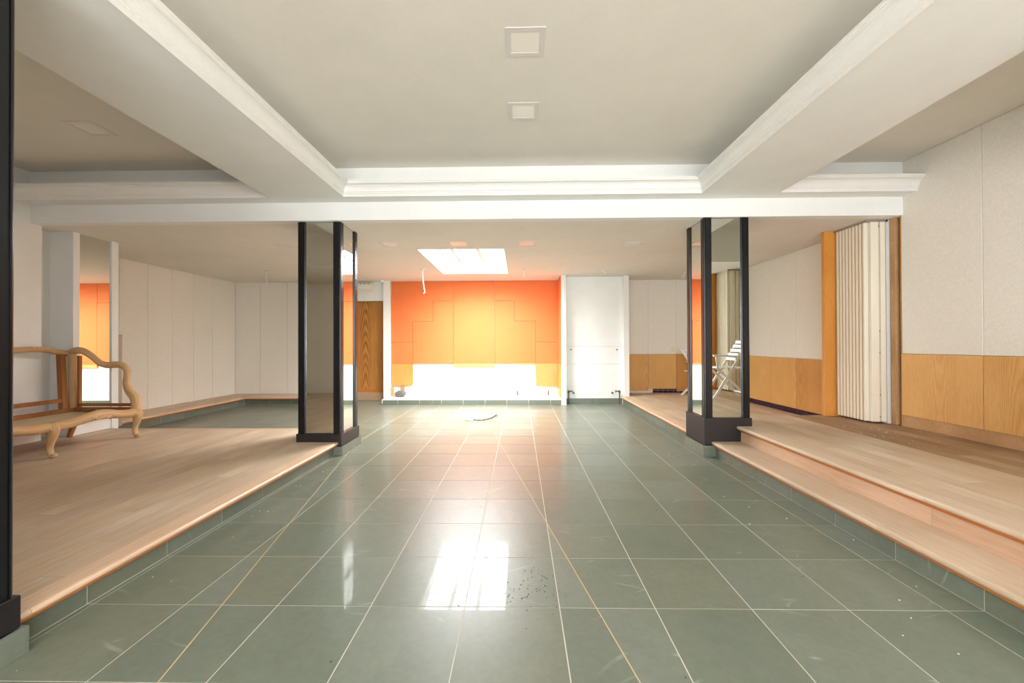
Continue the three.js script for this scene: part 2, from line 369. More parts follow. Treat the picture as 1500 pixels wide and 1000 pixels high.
{ // right: rear platform, front step, upper platform and the ramp between them
  const p = structGroup('raised_floor', 'oak board floor one step up behind the right mirrored column');
  mesh('core', boxG(1.8835, XRW, -0.02, R1 - 0.03, 4.3, BACK), M.grout, p);
  boards(p, 1.95, XR, 4.45, BACK, R1, 0.11, M.oak);
  for (const [a, b] of [[4.45, 5.9], [5.9, 7.5]]) {
    mesh('nosing', runZ(noseProfile(1.845, -1, R1), a, b - 0.0006, rr(0, 2), rr(0, 2)), M.nosing, p);
    mesh('nosing_moulding', boxG(1.86, 1.894, R1 - 0.041, R1 - 0.03, a, b, 'z'), M.varnish, p);
  }
  riserTiles(p, 1.882, 0.014, R1 - 0.042, grid(4.5, 7.5));
  const s = structGroup('raised_floor', 'two long oak steps with pinkish riser rising to the upper floor');
  mesh('core', boxG(1.9165, 2.2, -0.02, R1 - 0.03, 0.2, 4.5), M.grout, s);
  for (const [a, b] of [[0.2, 2.2], [2.2, 4.08]]) {
    mesh('tread', runZ(noseProfile(1.878, -1, R1, 0.032, 0.30), a + 0.0006, b - 0.0006, rr(0, 2), rr(0, 2)), M.oak[1], s);
    mesh('tread_moulding', boxG(1.895, 1.93, R1 - 0.044, R1 - 0.032, a, b, 'z'), M.varnish, s);
    mesh('upper_riser', boxG(2.165, 2.185, R1, R2 - 0.03, a + 0.0006, b - 0.0006, 'z', rr(0, 2), rr(0, 2)), M.pinkRiser, s);
    mesh('upper_nosing', runZ(noseProfile(2.125, -1, R2, 0.03, 0.12), a + 0.0006, b - 0.0006, rr(0, 2), rr(0, 2)), M.oak[0], s);
    mesh('upper_moulding', runZ([[2.165, R2 - 0.055], [2.165, R2 - 0.03], [2.138, R2 - 0.03], [2.142, R2 - 0.04], [2.155, R2 - 0.045]], a, b), M.varnish, s);
  }
  riserTiles(s, 1.915, 0.014, R1 - 0.044, grid(0.9, 4.08));
  const u = structGroup('raised_floor', 'upper oak board floor beside the honey coloured wainscot');
  mesh('core', boxG(2.19, XRW, -0.02, R2 - 0.03, FRONT, 4.68), M.grout, u);
  boards(u, 2.245, 3.03, 0.2, 4.68, R2, 0.11, M.oak);
  boards(u, 3.034, XR, 0.2, 4.68, R2 - 0.001, 0.12, M.dirty);
  const ramp = wallG([[4.68, 0.1], [5.3, 0.1], [5.3, R1 + 0.001], [4.68, R2]], 0, 1.44);   // profile (Z, Y), turned to run across
  ramp.rotateY(Math.PI / 2); ramp.computeBoundingBox(); { const b = ramp.boundingBox; ramp.translate(2.3 - b.min.x, 0, -4.68 - b.max.z); }
  mesh('ramp', ramp, M.oak[3], u);
}

// ------------------------------------------------------------------ walls
function seam(parent, geo) { return mesh('slotted_strip', geo, M.slot, parent); }
{ // right wall: cladding in front, recess for the folding partition, cladding behind
  const w = structGroup('wall_right', 'right wall with pale fabric panels over honey veneer wainscot');
  mesh('masonry', boxG(XRW, XRW + 0.15, 0, 3.0, FRONT, 10.2), M.greyWall, w);
  mesh('backing', boxG(XR + 0.02, XRW, R2, CEIL, FRONT, 4.05), M.fabricBack, w);
  const zf = [-1.53, -0.83, -0.13, 0.57, 1.27, 1.97, 2.67, 3.37, 4.075];
  for (let i = 0; i + 1 < zf.length; i++) {
    const a = zf[i] + 0.003, b = zf[i + 1] - 0.003;
    mesh('fabric_panel', rboxG(XR, XR + 0.022, 1.003, CEIL - 0.002, a, b, 0.003, 'y', rr(0, 1), rr(0, 1)), M.fabric, w);
    mesh('wainscot_panel', rboxG(XR - 0.006, XR + 0.02, 0.405, 1.0, a, b, 0.002, 'y', -a + 0.68 * Math.floor(rr(0, 4)) * 2, rr(0, 3)), M.honey[i % 3], w);
    if (i) seam(w, boxG(XR + 0.006, XR + 0.018, 0.41, CEIL - 0.002, zf[i] - 0.006, zf[i] + 0.006));
  }
  mesh('base_strip', boxG(XR + 0.004, XR + 0.02, R2, 0.41, FRONT, 4.075, 'z'), M.mdf, w);
  mesh('edge_lipping', boxG(XR + 0.002, XR + 0.026, R2, SOF, 4.076, 4.086), M.jamb, w);
  // behind the partition
  mesh('backing', boxG(XR + 0.02, XRW, R1, SOF, 4.69, BACK), M.fabricBack, w);
  const zr = [4.69, 5.02, 5.6, 6.18, 6.76, 7.34, BACK];
  for (let i = 0; i + 1 < zr.length; i++) {
    const a = zr[i] + 0.003, b = zr[i + 1] - 0.003;
    mesh('fabric_panel', rboxG(XR, XR + 0.022, 0.903, SOF - 0.002, a, b, 0.003, 'y', rr(0, 1), rr(0, 1)), M.fabric, w);
    mesh('wainscot_panel', rboxG(XR - 0.006, XR + 0.02, 0.222, 0.9, a, b, 0.002, 'y', -a, rr(0, 3)), M.honey[(i + 1) % 3], w);
    if (i) seam(w, boxG(XR + 0.006, XR + 0.018, 0.23, SOF - 0.002, zr[i] - 0.005, zr[i] + 0.005));
  }
  mesh('tile_bed', boxG(XR + 0.006, XR + 0.02, R1, 0.222, 4.69, BACK), M.grout, w);
  for (let z = 4.7; z < BACK - 0.08; z += 0.085) mesh('skirting_tile', boxG(XR, XR + 0.008, R1 + 0.003, 0.219, z, z + 0.08), M.purple, w);
}
{ // left front wall and its pier with the mirrored cheek
  const w = structGroup('wall_left', 'pale painted left wall beside the settee frame');
  mesh('masonry', boxG(XL - 0.3, XL, 0, 3.0, -0.15, 4.15), M.white, w);
  mesh('masonry', boxG(-5.45, -5.12, 0, 2.5, 4.15, 4.37), M.white, w);
  const p = structGroup('wall_pier', 'white wall pier with a mirrored cheek behind the settee frame');
  mesh('pier_body', boxG(-5.8, -4.875, 0, SOF, 4.37, 4.86), M.white, p);
  mesh('front_trim', boxG(-4.90, -4.855, 0, SOF, 4.365, 4.43), M.white, p);
  mesh('mirror', boxG(-4.875, -4.868, P1 + 0.1, SOF - 0.005, 4.432, 4.785), M.mirror, p);
  mesh('base_board', boxG(-4.875, -4.862, P1, P1 + 0.1, 4.432, 4.785), M.white, p);
  mesh('rear_trim', boxG(-4.90, -4.852, 0, SOF, 4.787, 4.865), M.white, p);
}
{ // cross wall of the left bay beside the camera, and the shop front behind it
  const w = structGroup('wall_front', 'painted front walls and shop front behind the camera');
  mesh('bay_wall', boxG(-5.1, -2.05, 0, 3.0, -0.15, 0), M.white, w);
  mesh('bay_return', boxG(-2.2, -2.05, 0, 3.0, FRONT, -0.15), M.white, w);
  mesh('stall_riser', boxG(-2.05, 3.9, 0, 0.3, FRONT - 0.15, FRONT), M.white, w);
  mesh('lintel', boxG(-2.05, 3.9, 2.4, 3.0, FRONT - 0.15, FRONT), M.white, w);
  mesh('side_wall', boxG(3.0, 3.9, 0.3, 2.4, FRONT - 0.15, FRONT), M.white, w);
  mesh('side_wall', boxG(-2.2, -1.9, 0, 3.0, FRONT - 0.15, FRONT), M.white, w);
  const win = structGroup('window_1', 'shop window with slim frame behind the camera');
  for (const x of [-1.9, -0.3, 1.33, 2.95]) mesh('mullion', boxG(x, x + 0.05, 0.3, 2.4, FRONT - 0.1, FRONT - 0.05), M.frame, win);
  for (const [a, b] of [[-1.85, -0.3], [-0.25, 1.33], [1.38, 2.95]]) mesh('pane', boxG(a, b, 0.3, 2.4, FRONT - 0.08, FRONT - 0.074), M.glass, win);
  struct('pavement', boxG(-6, 7, -0.16, -0.01, -9, FRONT - 0.15), M.street, 'grey pavement outside the shop window');
}
{ // rear left walls
  const w = structGroup('wall_rear_left', 'pale panelled side wall of the rear left alcove');
  mesh('masonry', boxG(XL2 - 0.15, XL2 - 0.02, 0, 2.5, 4.8, BACK + 0.15), M.fabricBack, w);
  const z = [4.86, 5.23, 5.67, 6.12, 6.56, 7.0, 7.44, BACK - 0.02];
  for (let i = 0; i + 1 < z.length; i++) {
    mesh('fabric_panel', rboxG(XL2 - 0.02, XL2, P2, SOF - 0.002, z[i] + 0.0025, z[i + 1] - 0.0025, 0.002, 'y', rr(0, 1), rr(0, 1)), M.fabric, w);
    if (i) seam(w, boxG(XL2 - 0.018, XL2 - 0.006, P2, SOF - 0.002, z[i] - 0.004, z[i] + 0.004));
  }
}
{ // back wall with the doorway
  const w = structGroup('wall_back', 'rear wall with pale panels, doorway and stripped plaster');
  const L = -3.45, R = -2.66;
  mesh('masonry', boxG(XL2 - 0.15, L, 0, 2.5, BACK, BACK + 0.18), M.fabricBack, w);
  mesh('masonry', boxG(L, R, 1.97, 2.5, BACK - 0.01, BACK + 0.18), M.white, w);
  mesh('masonry', boxG(L, R, 0, 1.97, BACK + 0.12, BACK + 0.18), M.white, w);
  mesh('masonry', boxG(R, 3.95, 0, 2.5, BACK, BACK + 0.18), M.stripped, w);
  const x = [XL2, -5.14, -4.6, -4.06, L - 0.02];
  for (let i = 0; i + 1 < x.length; i++) {
    mesh('fabric_panel', rboxG(x[i] + 0.0025, x[i + 1] - 0.0025, P2, SOF - 0.002, BACK - 0.02, BACK, 0.002, 'y', rr(0, 1), rr(0, 1)), M.fabric, w);
    if (i) seam(w, boxG(x[i] - 0.004, x[i] + 0.004, P2, SOF - 0.002, BACK - 0.014, BACK - 0.002));
  }
  mesh('door_jamb', boxG(L - 0.03, L + 0.04, 0, 2.0, BACK - 0.06, BACK + 0.18), M.white, w);
  mesh('door_jamb', boxG(R, -2.535, 0, SOF, BACK - 0.1, BACK + 0.18), M.white, w);
  mesh('strike_plate', boxG(R - 0.002, R + 0.001, 1.02, 1.1, BACK + 0.02, BACK + 0.05), M.pipe, w);
  const d = structGroup('door_1', 'brown bookmatched veneer door in the white frame left of the orange wall');
  mesh('leaf', boxG(L + 0.043, R - 0.004, 0.215, 1.965, 8.12, 8.16, 'y', 3.075 + 0.425, 0), M.door, d);
  mesh('kick_rail', boxG(L + 0.043, R - 0.004, 0.165, 0.215, 8.115, 8.16, 'x'), M.varnish, d);
  mesh('sill', rboxG(L + 0.042, R - 0.002, 0.0, 0.16, 8.07, 8.2, 0.006, 'x'), M.dirty[0], d);
  mesh('lock_plate', boxG(R - 0.035, R - 0.012, 1.0, 1.12, 8.112, 8.12), M.pipe, d);
  // right end: pale panels over wainscot
  const xr = [2.0, 2.51, 3.05, 3.59, XR], bot = [0.19, 0.225, 0.18, 0.2];
  for (let i = 0; i + 1 < xr.length; i++) {
    mesh('fabric_panel', rboxG(xr[i] + 0.0025, xr[i + 1] - 0.0025, 0.903, SOF - 0.002, BACK - 0.022, BACK, 0.002, 'y', rr(0, 1), rr(0, 1)), M.fabric, w);
    mesh('wainscot_panel', rboxG(xr[i] + 0.003, xr[i + 1] - 0.003, bot[i], 0.9, BACK - 0.028 - (i === 2 ? 0.03 : 0), BACK, 0.002, 'y', rr(0, 1), rr(0, 3)), M.honey[i % 3], w);
    if (i) seam(w, boxG(xr[i] - 0.004, xr[i] + 0.004, 0.25, SOF - 0.002, BACK - 0.016, BACK - 0.004));
  }
  mesh('plaster_patch', wallG([[2.3, R1], [2.56, R1], [2.58, 0.22], [2.42, 0.25], [2.36, 0.19], [2.3, 0.185]], BACK - 0.016, BACK), M.stripped, w);
  for (let row = 0; row < 2; row++) for (let k = 0; k < 11; k++) mesh('skirting_tile', boxG(2.6 + k * 0.1, 2.694 + k * 0.1, R1 + 0.003 + row * 0.05, R1 + 0.048 + row * 0.05, BACK - 0.012, BACK), M.purple, w);
}
{ // orange panelling above the ledge
  const w = structGroup('wall_orange', 'orange panelled wall with stripped plaster below');
  const yb = 0.73, Z0 = BACK - 0.03, Z1 = BACK, g = 0.0025, B = 0.0015;
  const S = [-2.52, -2.1, -1.7, -1.3, -0.48, -0.1, 0.31, 0.77], H = [1.147, 1.556, 1.957];
  const left = [
    [[S[0], yb], [S[1] - g, yb], [S[1] - g, H[0] - g], [S[0], H[0] - g]],
    [[S[0], H[0] + g], [S[1] - g, H[0] + g], [S[1] - g, H[1] + g], [S[2] - g, H[1] + g], [S[2] - g, H[2] + g], [S[3] - g, H[2] + g], [S[3] - g, SOF - 0.002], [S[0], SOF - 0.002]],
    [[S[1] + g, yb], [S[3] - g, yb], [S[3] - g, H[2] - g], [S[2] + g, H[2] - g], [S[2] + g, H[1] - g], [S[1] + g, H[1] - g]],
    [[S[3] + g, yb], [S[4] - g, yb], [S[4] - g, SOF - 0.002], [S[3] + g, SOF - 0.002]],
    [[S[4] + g, yb], [S[6] - g, yb], [S[6] - g, H[1] - g], [S[5] - g, H[1] - g], [S[5] - g, H[2] - g], [S[4] + g, H[2] - g]],
    [[S[4] + g, H[2] + g], [S[5] + g, H[2] + g], [S[5] + g, H[1] + g], [S[6] + g, H[1] + g], [S[6] + g, H[0] + g], [S[7], H[0] + g], [S[7], SOF - 0.002], [S[4] + g, SOF - 0.002]],
    [[S[6] + g, yb], [S[7], yb], [S[7], H[0] - g], [S[6] + g, H[0] - g]],
  ];
  for (const pts of left) mesh('orange_panel', wallG(pts, Z0, Z1, 'y', rr(0, 2), rr(0, 2), B), M.orange, w);
  mesh('orange_panel', boxG(0.748, 0.76, yb, SOF - 0.002, 7.46, Z0 - 0.001), M.orange, w);
  mesh('veneer_panel', wallG([[S[0], 0.30], [-2.12, 0.30], [-2.1, 0.34], [-2.1, yb - 0.004], [S[0], yb - 0.004]], Z0 - 0.002, Z1, 'y', 0.3), M.honey[2], w);
  mesh('veneer_panel', wallG([[0.325, 0.29], [0.745, 0.27], [0.745, yb - 0.004], [0.31, yb - 0.004]], Z0 - 0.002, Z1, 'y', 0.9), M.honey[2], w);
  mesh('veneer_panel', boxG(0.748, 0.762, 0.12, yb - 0.004, 7.46, Z0 - 0.001, 'y', 0.2), M.honey[2], w);
  mesh('veneer_strip', boxG(S[3], S[4], 0.665, yb - 0.003, Z0 - 0.004, Z1, 'x'), M.honey[0], w);
  mesh('veneer_strip', boxG(-0.12, 0.3, 0.712, yb - 0.003, Z0 + 0.004, Z1, 'x'), M.honey[0], w);
  mesh('wood_scrap', boxG(S[0], -2.475, 0.1, 0.27, BACK - 0.05, BACK - 0.02), M.honey[0], w);
  mesh('wood_scrap', boxG(-2.34, -2.27, 0.1, 0.3, BACK - 0.02, BACK), M.mdf, w);
  for (const X of [-0.045, 0.56]) mesh('pipe_stub', new THREE.CylinderGeometry(0.011, 0.011, 0.09, 10).translate(X, 0.15, -(BACK - 0.03)), M.pipe, w);
  const l = structGroup('trim_1', 'pale ledge with slate riser under the orange wall');
  mesh('ledge_top', rboxG(-2.54, 0.78, 0.02, 0.092, 7.4865, BACK, 0.004), M.ledge, l);
  const e = [-2.52, -2.2354, -1.8354, -1.4354, -1.0354, -0.6354, -0.2354, 0.1646, 0.5646, 0.76];
  for (let i = 0; i + 1 < e.length; i++) mesh('riser_tile', boxG(e[i] + 0.0025, e[i + 1] - 0.0025, 0.001, 0.083, 7.484, 7.5, 'x', rr(0, 2), rr(0, 2)), M.slate[i % 3], l);
}
{ // white partition to the right of it
  const w = structGroup('wall_white', 'white blank wall section between two fins beside the orange wall');
  mesh('fin', boxG(0.76, 0.845, 0, SOF, 7.44, BACK), M.white, w);
  mesh('lower_board', boxG(0.845, 1.91, 0.1, 0.73, 7.6, BACK), M.white, w);
  mesh('middle_board', boxG(0.845, 1.91, 0.734, 1.057, 7.6, BACK), M.white, w);
  mesh('upper_board', boxG(0.845, 1.91, 1.061, SOF, 7.6, BACK), M.white, w);
  mesh('fin', boxG(1.905, 2.0, 0, SOF, 7.5, BACK), M.white, w);
  for (const X of [0.95, 1.80]) mesh('bolt', new THREE.CylinderGeometry(0.014, 0.014, 0.02, 12).rotateX(Math.PI / 2).translate(X, 0.998, -7.592), M.pipe, w);
  for (const [a, b] of [[0.845, 1.3646], [1.3646, 1.905]]) mesh('skirting_tile', boxG(a + 0.002, b - 0.002, 0.001, 0.099, 7.586, 7.6, 'x', rr(0, 2), rr(0, 2)), M.slate[0], w);
}

// ------------------------------------------------------------------ ceilings, bulkheads, beams, cornices
struct('ceiling', boxG(-5.1, 4.0, CEIL, 3.0, FRONT - 0.15, BULK), M.ceiling, 'high plaster ceiling of the front room');
{
  const c = structGroup('ceiling_rear', 'lower plaster ceiling of the rear room with a roof light opening');
  const x0 = -1.33, x1 = -0.2, z0 = 5.34, z1 = 7.17, T = 2.47;
  mesh('plaster', boxG(-5.85, x0, SOF, T, BULK + 0.1, 10), M.ceiling, c);
  mesh('plaster', boxG(x1, 4.0, SOF, T, BULK + 0.1, 10), M.ceiling, c);
  mesh('plaster', boxG(x0, x1, SOF, T, BULK + 0.1, z0), M.ceiling, c);
  mesh('plaster', boxG(x0, x1, SOF, T, z1, 10), M.ceiling, c);
  const s = structGroup('window_2', 'roof light with white bars in the rear ceiling');
  for (const [a, b, d, e] of [[x0 - 0.05, x0, z0 - 0.05, z1 + 0.05], [x1, x1 + 0.05, z0 - 0.05, z1 + 0.05], [x0, x1, z0 - 0.05, z0], [x0, x1, z1, z1 + 0.05]]) mesh('curb', boxG(a, b, T, T + 0.06, d, e), M.frame, s);
  for (const x of [-0.955, -0.585]) mesh('glazing_bar', boxG(x - 0.026, x + 0.026, T - 0.02, T + 0.03, z0, z1), M.frame, s);
  for (const z of [5.95, 6.56]) mesh('cross_bar', boxG(x0, x1, T + 0.032, T + 0.044, z - 0.014, z + 0.014), M.frame, s);
  for (const [a, b] of [[x0, -0.981], [-0.929, -0.611], [-0.559, x1]]) mesh('pane', boxG(a, b, T + 0.012, T + 0.018, z0, z1), M.glass, s);
}
{
  const b = structGroup('bulkhead', 'white bulkhead and cove ledge across the room above the mirrored columns');
  mesh('face', boxG(-5.1, XR, SOF, 3.0, BULK, BULK + 0.1), M.white, b);
  mesh('face', boxG(XR, 4.0, SOF, 3.0, BULK + 0.035, BULK + 0.1), M.white, b);
  mesh('ledge', boxG(XL, XR, UNDER, LEDGE, 3.92, BULK), M.white, b);
  const f = structGroup('bulkhead', 'front bulkheads of the two side bays');
  mesh('face', boxG(XL, -2.39, SOF, CEIL, 1.75, 1.85), M.white, f);
  mesh('face', boxG(2.445, XR, SOF, CEIL, 1.75, 1.85), M.white, f);
  mesh('soffit', boxG(XL, -2.39, SOF, SOF + 0.1, -0.1, 1.75), M.ceiling, f);
  mesh('soffit', boxG(2.445, XR, SOF, SOF + 0.1, FRONT, 1.75), M.ceiling, f);
  for (const [x0, x1, n] of [[1.753, 2.445, 'right'], [-2.39, -1.71, 'left']]) {
    const m = structGroup('ceiling_beam', `wide plaster ceiling beam with cornice lips above the ${n === 'right' ? 'two long steps' : 'settee platform edge'}`);
    mesh('lip', boxG(x0, x1, UNDER, LEDGE, FRONT, 3.92), M.white, m);
    mesh('core', boxG(x0 + 0.13, x1 - 0.13, LEDGE, CEIL, FRONT, BULK), M.white, m);
  }
}
function cornice(label, A, B, nrm, ka, kb) {     // run from A to B at the beam edge; nrm points into the recess; ka, kb: mitre at the ends
  const prof = [[0, 0], [0.022, 0], [0.022, 0.026], [0.028, 0.030], [0.028, 0.040], [0.034, 0.044]];
  for (let k = 0; k <= 5; k++) { const t = k / 5 * Math.PI / 2; prof.push([0.036 + 0.046 * (1 - Math.cos(t)), 0.048 + 0.056 * Math.sin(t)]); }
  prof.push([0.088, 0.108], [0.088, 0.116], [0.094, 0.118], [0.094, 0.135], [0, 0.135]);
  const dir = [B[0] - A[0], B[1] - A[1]], L = Math.hypot(...dir); dir[0] /= L; dir[1] /= L;
  const ring = (P, k, s) => prof.map(([d, h]) => V(P[0] + nrm[0] * d + dir[0] * s * k * d, UNDER + h, P[1] + nrm[1] * d + dir[1] * s * k * d));
  const a = ring(A, ka, 1), b = ring(B, kb, -1), pos = [], tri = (p, q, r) => pos.push(...p.toArray(), ...q.toArray(), ...r.toArray());
  for (let i = 0; i < prof.length; i++) { const j = (i + 1) % prof.length; tri(a[i], a[j], b[i]); tri(b[i], a[j], b[j]); }
  const cap = THREE.ShapeUtils.triangulateShape(prof.map(p => new THREE.Vector2(...p)), []);
  for (const [i, j, k] of cap) { tri(a[i], a[k], a[j]); tri(b[i], b[j], b[k]); }
  const g = new THREE.BufferGeometry(); g.setAttribute('position', new THREE.Float32BufferAttribute(pos, 3));
  // orient outwards
  g.computeVertexNormals();
  const t = struct('trim_' + (++trims), planarUV(g, 'y'), M.cornice, label); t.material.side = THREE.DoubleSide; return t;
}
let trims = 1;
cornice('white moulded cornice across the middle ceiling recess', [-1.71, 3.92], [1.753, 3.92], [0, -1], 1, 1);
cornice('white moulded cornice along the left side of the middle recess', [-1.71, FRONT], [-1.71, 3.92], [1, 0], 0, 1);
cornice('white moulded cornice along the right side of the middle recess', [1.753, FRONT], [1.753, 3.92], [-1, 0], 0, 1);
cornice('white moulded cornice across the right bay above the wainscot', [2.445, 3.92], [XR, 3.92], [0, -1], 1, 0);
cornice('white moulded cornice across the left bay above the settee frame', [XL, 3.92], [-2.39, 3.92], [0, -1], 0, 1);
cornice('white moulded cornice on the far side of the right beam', [2.445, 1.85], [2.445, 3.92], [1, 0], 0, 1);
cornice('white moulded cornice on the far side of the left beam', [-2.39, 1.85], [-2.39, 3.92], [-1, 0], 0, 1);

// ------------------------------------------------------------------ mirrored columns
function postShape(s) {
  const h = s / 2, r = 0.008, sh = new THREE.Shape(), gr = 0.006, gd = 0.004, at = h - 0.017;
  // one side after another, with a groove near each corner
  const side = [[-h + r, -h], [-at - gr / 2, -h], [-at - gr / 2, -h + gd], [-at + gr / 2, -h + gd], [-at + gr / 2, -h], [at - gr / 2, -h], [at - gr / 2, -h + gd], [at + gr / 2, -h + gd], [at + gr / 2, -h], [h - r, -h], [h - r * 0.3, -h + r * 0.3]];
  const pts = [];
  for (let k = 0; k < 4; k++) { const c = Math.round(Math.cos(k * Math.PI / 2)), d = Math.round(Math.sin(k * Math.PI / 2)); for (const [x, y] of side) pts.push(new THREE.Vector2(x * c - y * d, x * d + y * c)); }
  sh.setFromPoints(pts); return sh;
}
function column(label, x0, x1, Z0, Z1, tile, plinth, top, group) {
  const cx = (x0 + x1) / 2, cz = (Z0 + Z1) / 2, hw = (x1 - x0) / 2, hd = (Z1 - Z0) / 2;
  const t = thing('mirrored_column', label, 'column', [cx, 0, -cz], group);
  const S = 0.078, post = new THREE.ExtrudeGeometry(postShape(S), { depth: top - plinth, bevelEnabled: false }).rotateX(-Math.PI / 2);
  mesh('core', boxG(-hw + 0.03, hw - 0.03, 0.02, top, -hd + 0.03, hd - 0.03), M.plinth, t);
  for (const [sx, sz] of [[-1, 1], [1, 1], [-1, -1], [1, -1]]) { const p = mesh('post', post, M.black, t); p.position.set(sx * (hw - 0.012 - S / 2), plinth, sz * (hd - 0.012 - S / 2)); }
  const a = hw - 0.012 - S, b = hd - 0.012 - S, f = 0.026, y0 = plinth + 0.002, y1 = top - 0.006;
  mesh('mirror', boxG(-a, a, y0, y1, -hd + f, -hd + f + 0.006), M.mirror, t);
  mesh('mirror', boxG(-a, a, y0, y1, hd - f - 0.006, hd - f), M.mirror, t);
  mesh('mirror', boxG(-hw + f, -hw + f + 0.006, y0, y1, -b, b), M.mirror, t);
  mesh('mirror', boxG(hw - f - 0.006, hw - f, y0, y1, -b, b), M.mirror, t);
  mesh('plinth', rboxG(-hw, hw, tile, plinth, -hd, hd, 0.004), M.plinth, t);
  for (const s of [-1, 1]) {
    mesh('skirting_tile', boxG(Math.min(s * hw, s * (hw + 0.013)), Math.max(s * hw, s * (hw + 0.013)), 0.001, tile - 0.003, -hd, hd, 'z', rr(0, 2), 0), M.slate[0], t);
    mesh('skirting_tile', boxG(-hw - 0.013, hw + 0.013, 0.001, tile - 0.003, Math.min(s * hd, s * (hd + 0.013)), Math.max(s * hd, s * (hd + 0.013)), 'x', rr(0, 2), 0), M.slate[1], t);
  }
  return t;
}
column('black framed mirrored column standing at the end of the settee platform', -2.25, -1.79, 4.08, 4.54, 0.09, 0.212, SOF);
column('black framed mirrored column on a tall black plinth beside the two steps', 1.81, 2.275, 4.055, 4.5, 0.11, 0.375, SOF);
column('black framed column rising past the near corner of the settee platform', -2.25, -1.797, 0.98, 1.447, 0.10, 0.215, UNDER);

// ------------------------------------------------------------------ folding partition stacks
function partition(label, zf, s) {           // zf: front face; s: direction in which the stack goes back
  const Z = (a, b) => [zf + s * a, zf + s * b].sort((p, q) => p - q), bx = (x0, x1, y0, y1, a, b, ...r) => { const [p, q] = Z(a, b); return boxG(x0, x1, y0, y1, p, q, ...r); };
  const t = thing('folding_partition', label, 'partition');
  for (let k = 0; k < 9; k++) {
    const a = 0.038 + k * 0.043, [p, q] = Z(a, a + 0.016), [c, d] = Z(a + 0.016, a + 0.043);
    mesh('pleat', boxG(3.508, 3.70, R2 + 0.022, SOF - 0.022, p, q), M.cream, t);
    mesh('pleat_fold', boxG(3.520, 3.69, R2 + 0.025, SOF - 0.025, c, d), M.web, t);
  }
  const e1 = Z(0, 0.035);
  mesh('end_post', rboxG(3.548, 3.625, R2 + 0.018, SOF - 0.02, e1[0], e1[1], 0.004), M.cream, t);
  mesh('end_post', rboxG(3.642, 3.692, R2 + 0.018, SOF - 0.02, e1[0], e1[1], 0.004), M.cream, t);
  mesh('channel', bx(3.625, 3.642, R2 + 0.02, SOF - 0.02, 0.022, 0.035), M.pleat, t);
  for (const y of [R2 + 0.06, R2 + 0.28, 1.22, 1.0, 2.28]) mesh('screw', bx(3.628, 3.639, y, y + 0.012, 0.008, 0.022), M.pipe, t);
  mesh('track', bx(3.5, 3.72, SOF - 0.022, SOF - 0.002, 0, 0.425), M.metal, t);
  const j = tag(mesh('wood_jamb', bx(3.40, 3.855, R2 + 0.001, SOF - 0.002, 0.43, 0.475), M.jamb, scene), s > 0 ? 'honey coloured wooden jamb board behind the folding partition' : 'honey coloured jamb board of the front partition seen in the mirror', 'jamb');
  const m = tag(mesh('brown_post', bx(3.728, s > 0 ? 3.85 : 3.738, R2 + 0.001, SOF - 0.002, -0.06, -0.01), M.mdf, scene), s > 0 ? 'rough brown board post between folding partition and wainscot' : 'rough brown post of the front partition seen in the mirror', 'post');
  const g = tag(mesh('plaster_reveal', bx(3.698, 3.775, R2 + 0.001, SOF - 0.002, 0.0, 0.05), M.greyWall, scene), s > 0 ? 'grey unpainted plaster strip beside the cream folding partition' : 'grey plaster strip of the front partition seen in the mirror', 'wall strip');
  return t;
}
partition('cream folding partition stacked in pleats against the right wall', 4.19, 1);
partition('second cream folding partition stack, seen only in the column mirror', 1.22, -1);

// ------------------------------------------------------------------ ceiling lights (switched off), wires, emergency light
function downlight(label, X, Z, y, group) {
  const t = thing('ceiling_light', label, 'light', [X, y, -Z], group);
  const o = 0.115, i = 0.083, fr = [];
  for (const [a, b, c, d] of [[-o, o, -o, -i], [-o, o, i, o], [-o, -i, -i, i], [i, o, -i, i]]) fr.push(boxG(a, b, -0.004, 0.004, c, d));
  mesh('frame', merge(fr), M.lampFrame, t);
  mesh('diffuser', boxG(-i, i, -0.0015, 0.004, -i, i), M.diffuser, t);
  return t;
}
const G1 = 'unlit square lights in the middle recess', G2 = 'unlit square lights in the rear ceiling';
downlight('unlit square light of the middle recess, the one farther from the cross cornice', 0.04, 2.38, CEIL, G1);
downlight('unlit square light of the middle recess, the one nearer the cross cornice', 0.037, 3.09, CEIL, G1);
downlight('unlit square recessed light in the left bay ceiling above the settee frame', -3.47, 3.25, CEIL);
downlight('unlit square rear ceiling light between the roof light and a mirrored column', -1.6, 5.05, SOF, G2);
downlight('unlit square rear ceiling light straight in front of the roof light', -0.76, 5.05, SOF, G2);
downlight('unlit square rear ceiling light just past the right corner of the roof light', 0.095, 5.05, SOF, G2);
downlight('unlit square light in the rear ceiling before the white wall section', 1.41, 5.13, SOF);
downlight('unlit square light in the rear ceiling of the left alcove', -2.93, 5.05, SOF);
function rose(label, X, Z, pts) {
  const t = thing('pendant_wire', label, 'wire', [X, SOF, -Z]);
  mesh('ceiling_rose', new THREE.LatheGeometry([[0, -0.014], [0.028, -0.012], [0.04, -0.004], [0.042, 0.002]].map(p => new THREE.Vector2(...p)), 20), M.lampFrame, t);
  mesh('wire', barG(pts.map(p => new THREE.Vector3(...p)), 0.0075, { seg: 24, sides: 6 }), M.cable, t);
  return t;
}
rose('bent white pendant wire hanging before the orange wall', -1.6, 6.74, [[0, -0.005, 0], [0.004, -0.12, 0.01], [0.012, -0.22, 0], [0.026, -0.32, 0.005], [0.036, -0.372, 0], [0.034, -0.392, 0], [0.012, -0.395, 0]]);
rose('short white wire stub right of the roof light', 0.084, 6.79, [[0, -0.005, 0], [0.006, -0.05, 0], [-0.004, -0.1, 0.01], [0.0, -0.13, 0]]);
